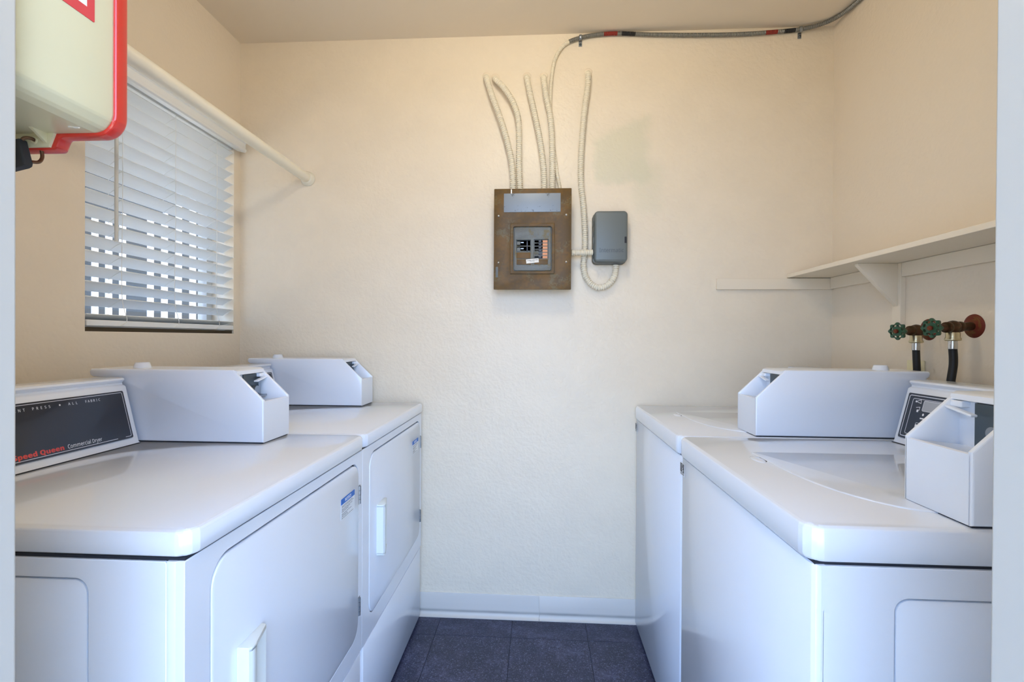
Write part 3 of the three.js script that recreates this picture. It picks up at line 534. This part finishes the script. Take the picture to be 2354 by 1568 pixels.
// ---------------------------------------------------------------- water taps, hoses and the socket plate
{
  const wheel = new THREE.Shape(); const N = 96;
  for (let i = 0; i <= N; i++) { const a = (i / N) * Math.PI * 2, r = 0.0243 + 0.0024 * Math.cos(8 * a); i ? wheel.lineTo(r * Math.cos(a), r * Math.sin(a)) : wheel.moveTo(r, 0); }
  for (let k = 0; k < 8; k++) { const a = (k + 0.5) * Math.PI / 4, p = new THREE.Path(); p.absellipse(0.0172 * Math.cos(a), 0.0172 * Math.sin(a), 0.0028, 0.0052, 0, Math.PI * 2, false, a); wheel.holes.push(p); }
  const inner = new THREE.Path(); inner.absarc(0, 0, 0.0095, 0, Math.PI * 2, true);
  function tap(label, z, y, L, body, yaw) {
    const t = thing('water_tap', label, 'tap', [XR, y, z], 0, 'water taps on the right wall');
    t.rotation.order = 'YXZ'; t.rotation.set(0.045, -Math.PI / 2 + yaw, 0);  // local +z runs out of the wall, a little downhill
    mesh('escutcheon', lathe([[0.0, 0.012], [0.012, 0.012], [0.016, 0.009], [0.026, 0.006], [0.0325, 0.002], [0.033, 0]], 36).rotateX(Math.PI / 2).rotateY(-yaw), M.rust, t);
    const ax = (pts, n = 20) => lathe(pts.map(([r, q]) => [r, q]), n).rotateX(Math.PI / 2);
    mesh('valve_body', [ax([[0, 0], [0.0115, 0], [0.0115, body - 0.03], [0.0145, body - 0.028], [0.0145, body - 0.018], [0.012, body - 0.016], [0.0165, body - 0.008], [0.018, body], [0.0165, body + 0.009], [0.0125, body + 0.014], [0.0145, body + 0.016], [0.0145, body + 0.027], [0.009, body + 0.029], [0.0085, L - 0.02], [0.0045, L - 0.018], [0.0045, L + 0.004], [0, L + 0.004]]), lathe([[0.0135, -0.002], [0.014, -0.022], [0, -0.022]], 18).translate(0, 0, body)], M.bronze, t);
    mesh('handwheel', [ext(wheel, 0.008, 0.0015, 2).translate(0, 0, L - 0.008)], M.green, t);
    mesh('wheel_nut', [new THREE.CylinderGeometry(0.0065, 0.0065, 0.006, 6).rotateX(Math.PI / 2).translate(0, 0, L + 0.003)], M.rust, t);
    return t;
  }
  const yaw = 0.31;
  tap('water tap with green handwheel nearest the back corner, left of the other', 0.491, 1.224, 0.13, 0.0525, yaw);
  tap('water tap with green handwheel nearest the door, on the large rusty plate', 0.644, 1.231, 0.16, 0.080, yaw);
  function hose(label, x, y, z, bend) {
    const h = thing('water_hose', label, 'hose', [x, y, z], 0, 'black washer hoses');
    mesh('coupling', lathe([[0.011, 0.004], [0.0155, 0.004], [0.0155, -0.010], [0.018, -0.012], [0.018, -0.017], [0.015, -0.019], [0.009, -0.019]], 24), M.brass, h);
    mesh('ferrule', lathe([[0.010, -0.018], [0.010, -0.024], [0.0105, -0.027], [0.0105, -0.040], [0.0095, -0.041]], 20), M.chrome, h);
    mesh('hose_tube', tube([[0, -0.036, 0], [0.002, -0.08, 0], [bend[0], -0.14, bend[1]], [bend[0] * 1.2, -0.28, bend[1]], [bend[0] * 1.3, -0.42, bend[1]]], 0.0095, 50, 14), M.rubber, h);
  }
  const at = (b) => [XR - Math.cos(yaw) * b, Math.sin(yaw) * b];
  const [hx, hz] = at(0.0525), [gx, gz] = at(0.080);
  hose('black hose under the far water tap, passing in front of the socket plate', hx, 1.202, 0.491 + hz, [0.005, 0.0]);
  hose('black hose under the near water tap, dropping behind the near washer', gx, 1.209, 0.644 + gz, [-0.005, 0.0]);
  const o = thing('socket_plate', 'small ivory wall socket plate behind the far black hose', 'socket', [XR, 1.07, 0.444], -Math.PI / 2);
  mesh('plate', ext(rr(-0.035, -0.058, 0.035, 0.058, 0.004), 0.005, 0.002), M.ivory, o);
  for (const y of [-0.02, 0.02]) { const r = mesh('receptacle', ext(rr(-0.017, y - 0.014, 0.017, y + 0.014, 0.008), 0.002, 0.0006).translate(0, 0, 0.0045), M.ivory, o); mesh('slot', [bx(-0.008, y - 0.004, 0.0062, -0.006, y + 0.004, 0.0068), bx(0.006, y - 0.004, 0.0062, 0.008, y + 0.004, 0.0068)], M.black, r); }
}

// ---------------------------------------------------------------- extinguisher cabinet by the door and its padlock
{
  const c = thing('extinguisher_cabinet', 'cream plastic cabinet with a red rim high beside the doorway', 'cabinet', [-0.66, 1.432, ZF]);
  const cream = phy({ color: '#ebe6c2', roughness: 0.35, clearcoat: 0.3 }), red = phy({ color: '#d8382c', roughness: 0.28, clearcoat: 0.6 });
  const z = (v) => v - ZF, x = (v) => v + 0.66, y = (v) => v - 1.432;
  const R = -0.5175, Lf = -0.84, B = 1.4365, T = 2.02;
  mesh('body', ext(rr(x(Lf), y(B), x(R), y(T), 0.024), 0.122, 0.004, 3, 12).translate(0, 0, z(1.474)), cream, c);
  // rim outline with the lock tab stepping down at the lower left
  const rim = (g) => { const s = new THREE.Shape(), r = 0.026; const b = B - g, R1 = R + g; s.moveTo(x(Lf - g), y(b)); s.lineTo(x(-0.70), y(b)); s.lineTo(x(-0.695), y(b - 0.012)); s.quadraticCurveTo(x(-0.694), y(b - 0.0155), x(-0.690), y(b - 0.0155)); s.lineTo(x(-0.599), y(b - 0.0155)); s.quadraticCurveTo(x(-0.5935), y(b - 0.0155), x(-0.5925), y(b - 0.011)); s.lineTo(x(-0.589), y(b - 0.003)); s.quadraticCurveTo(x(-0.5875), y(b), x(-0.583), y(b)); s.lineTo(x(R1 - r), y(b)); s.absarc(x(R1 - r), y(b + r), r, -Math.PI / 2, 0); s.lineTo(x(R1), y(T - r)); s.absarc(x(R1 - r), y(T - r + g), r, 0, Math.PI / 2); s.lineTo(x(Lf - g), y(T + g)); s.closePath(); return s; };
  mesh('red_cover', ext(rim(0.0025), 0.018, 0.003, 3, 12).translate(0, 0, z(1.458)), red, c);
  mesh('lock_tab', [ext(poly([[x(-0.69), y(B - 0.0165)], [x(-0.598), y(B - 0.0165)], [x(-0.5895), y(B + 0.004)], [x(-0.69), y(B + 0.004)]]), 0.0035, 0.0008).translate(0, 0, z(1.4755)), ext(poly([[0, 0], [0, 0.016], [0.024, 0.016]]), 0.004, 0.0006).rotateY(-Math.PI / 2).translate(x(-0.600), y(B - 0.013), z(1.478)), new THREE.TorusGeometry(0.0035, 0.0012, 8, 16).translate(x(-0.6165), y(B - 0.0085), z(1.4795))], cream, c);
  const st = canvasTex(128, 256, (k, w, h) => { k.fillStyle = '#e0424a'; k.fillRect(0, 0, w, h); k.fillStyle = '#f6f6f2'; k.font = 'bold 70px sans-serif'; k.textAlign = 'center'; k.textBaseline = 'middle';
    k.fillRect(20, 12, w - 40, h - 36); k.fillStyle = '#e0424a'; k.fillText('FIRE', w / 2, 70); });
  mesh('sticker', alongX(decal(0.06, 0.13, 0.001, 0.0007)).translate(x(R), y(1.618), z(1.532)), std({ color: '#ffffff', map: st, roughness: 0.5 }), c);

  const p = thing('padlock', 'small padlock in a dark grey jacket hanging below the cream cabinet', 'padlock', [-0.62, 1.392, 1.488]);
  const q = new THREE.Shape([V2(-0.026, 0.030), V2(-0.001, 0.033), V2(0.0065, 0.006), V2(0.0055, 0.002), V2(0.002, 0.0), V2(-0.026, -0.006)]);
  mesh('jacket', ext(q, 0.012, 0.0025, 3).translate(0, 0, -0.006), std({ color: '#33363a', roughness: 0.6 }), p);
  mesh('shackle', tube([[-0.004, 0.029, 0.0], [-0.001, 0.0355, -0.001], [0.003, 0.037, -0.006], [0.0035, 0.034, -0.014], [0.003, 0.026, -0.018], [0.0035, 0.018, -0.018], [0.0045, 0.011, -0.013], [0.0045, 0.008, -0.004]], 0.002, 48, 10), std({ color: '#7a5a42', roughness: 0.4, metalness: 0.6 }), p);
}

renderer.render(scene, camera);
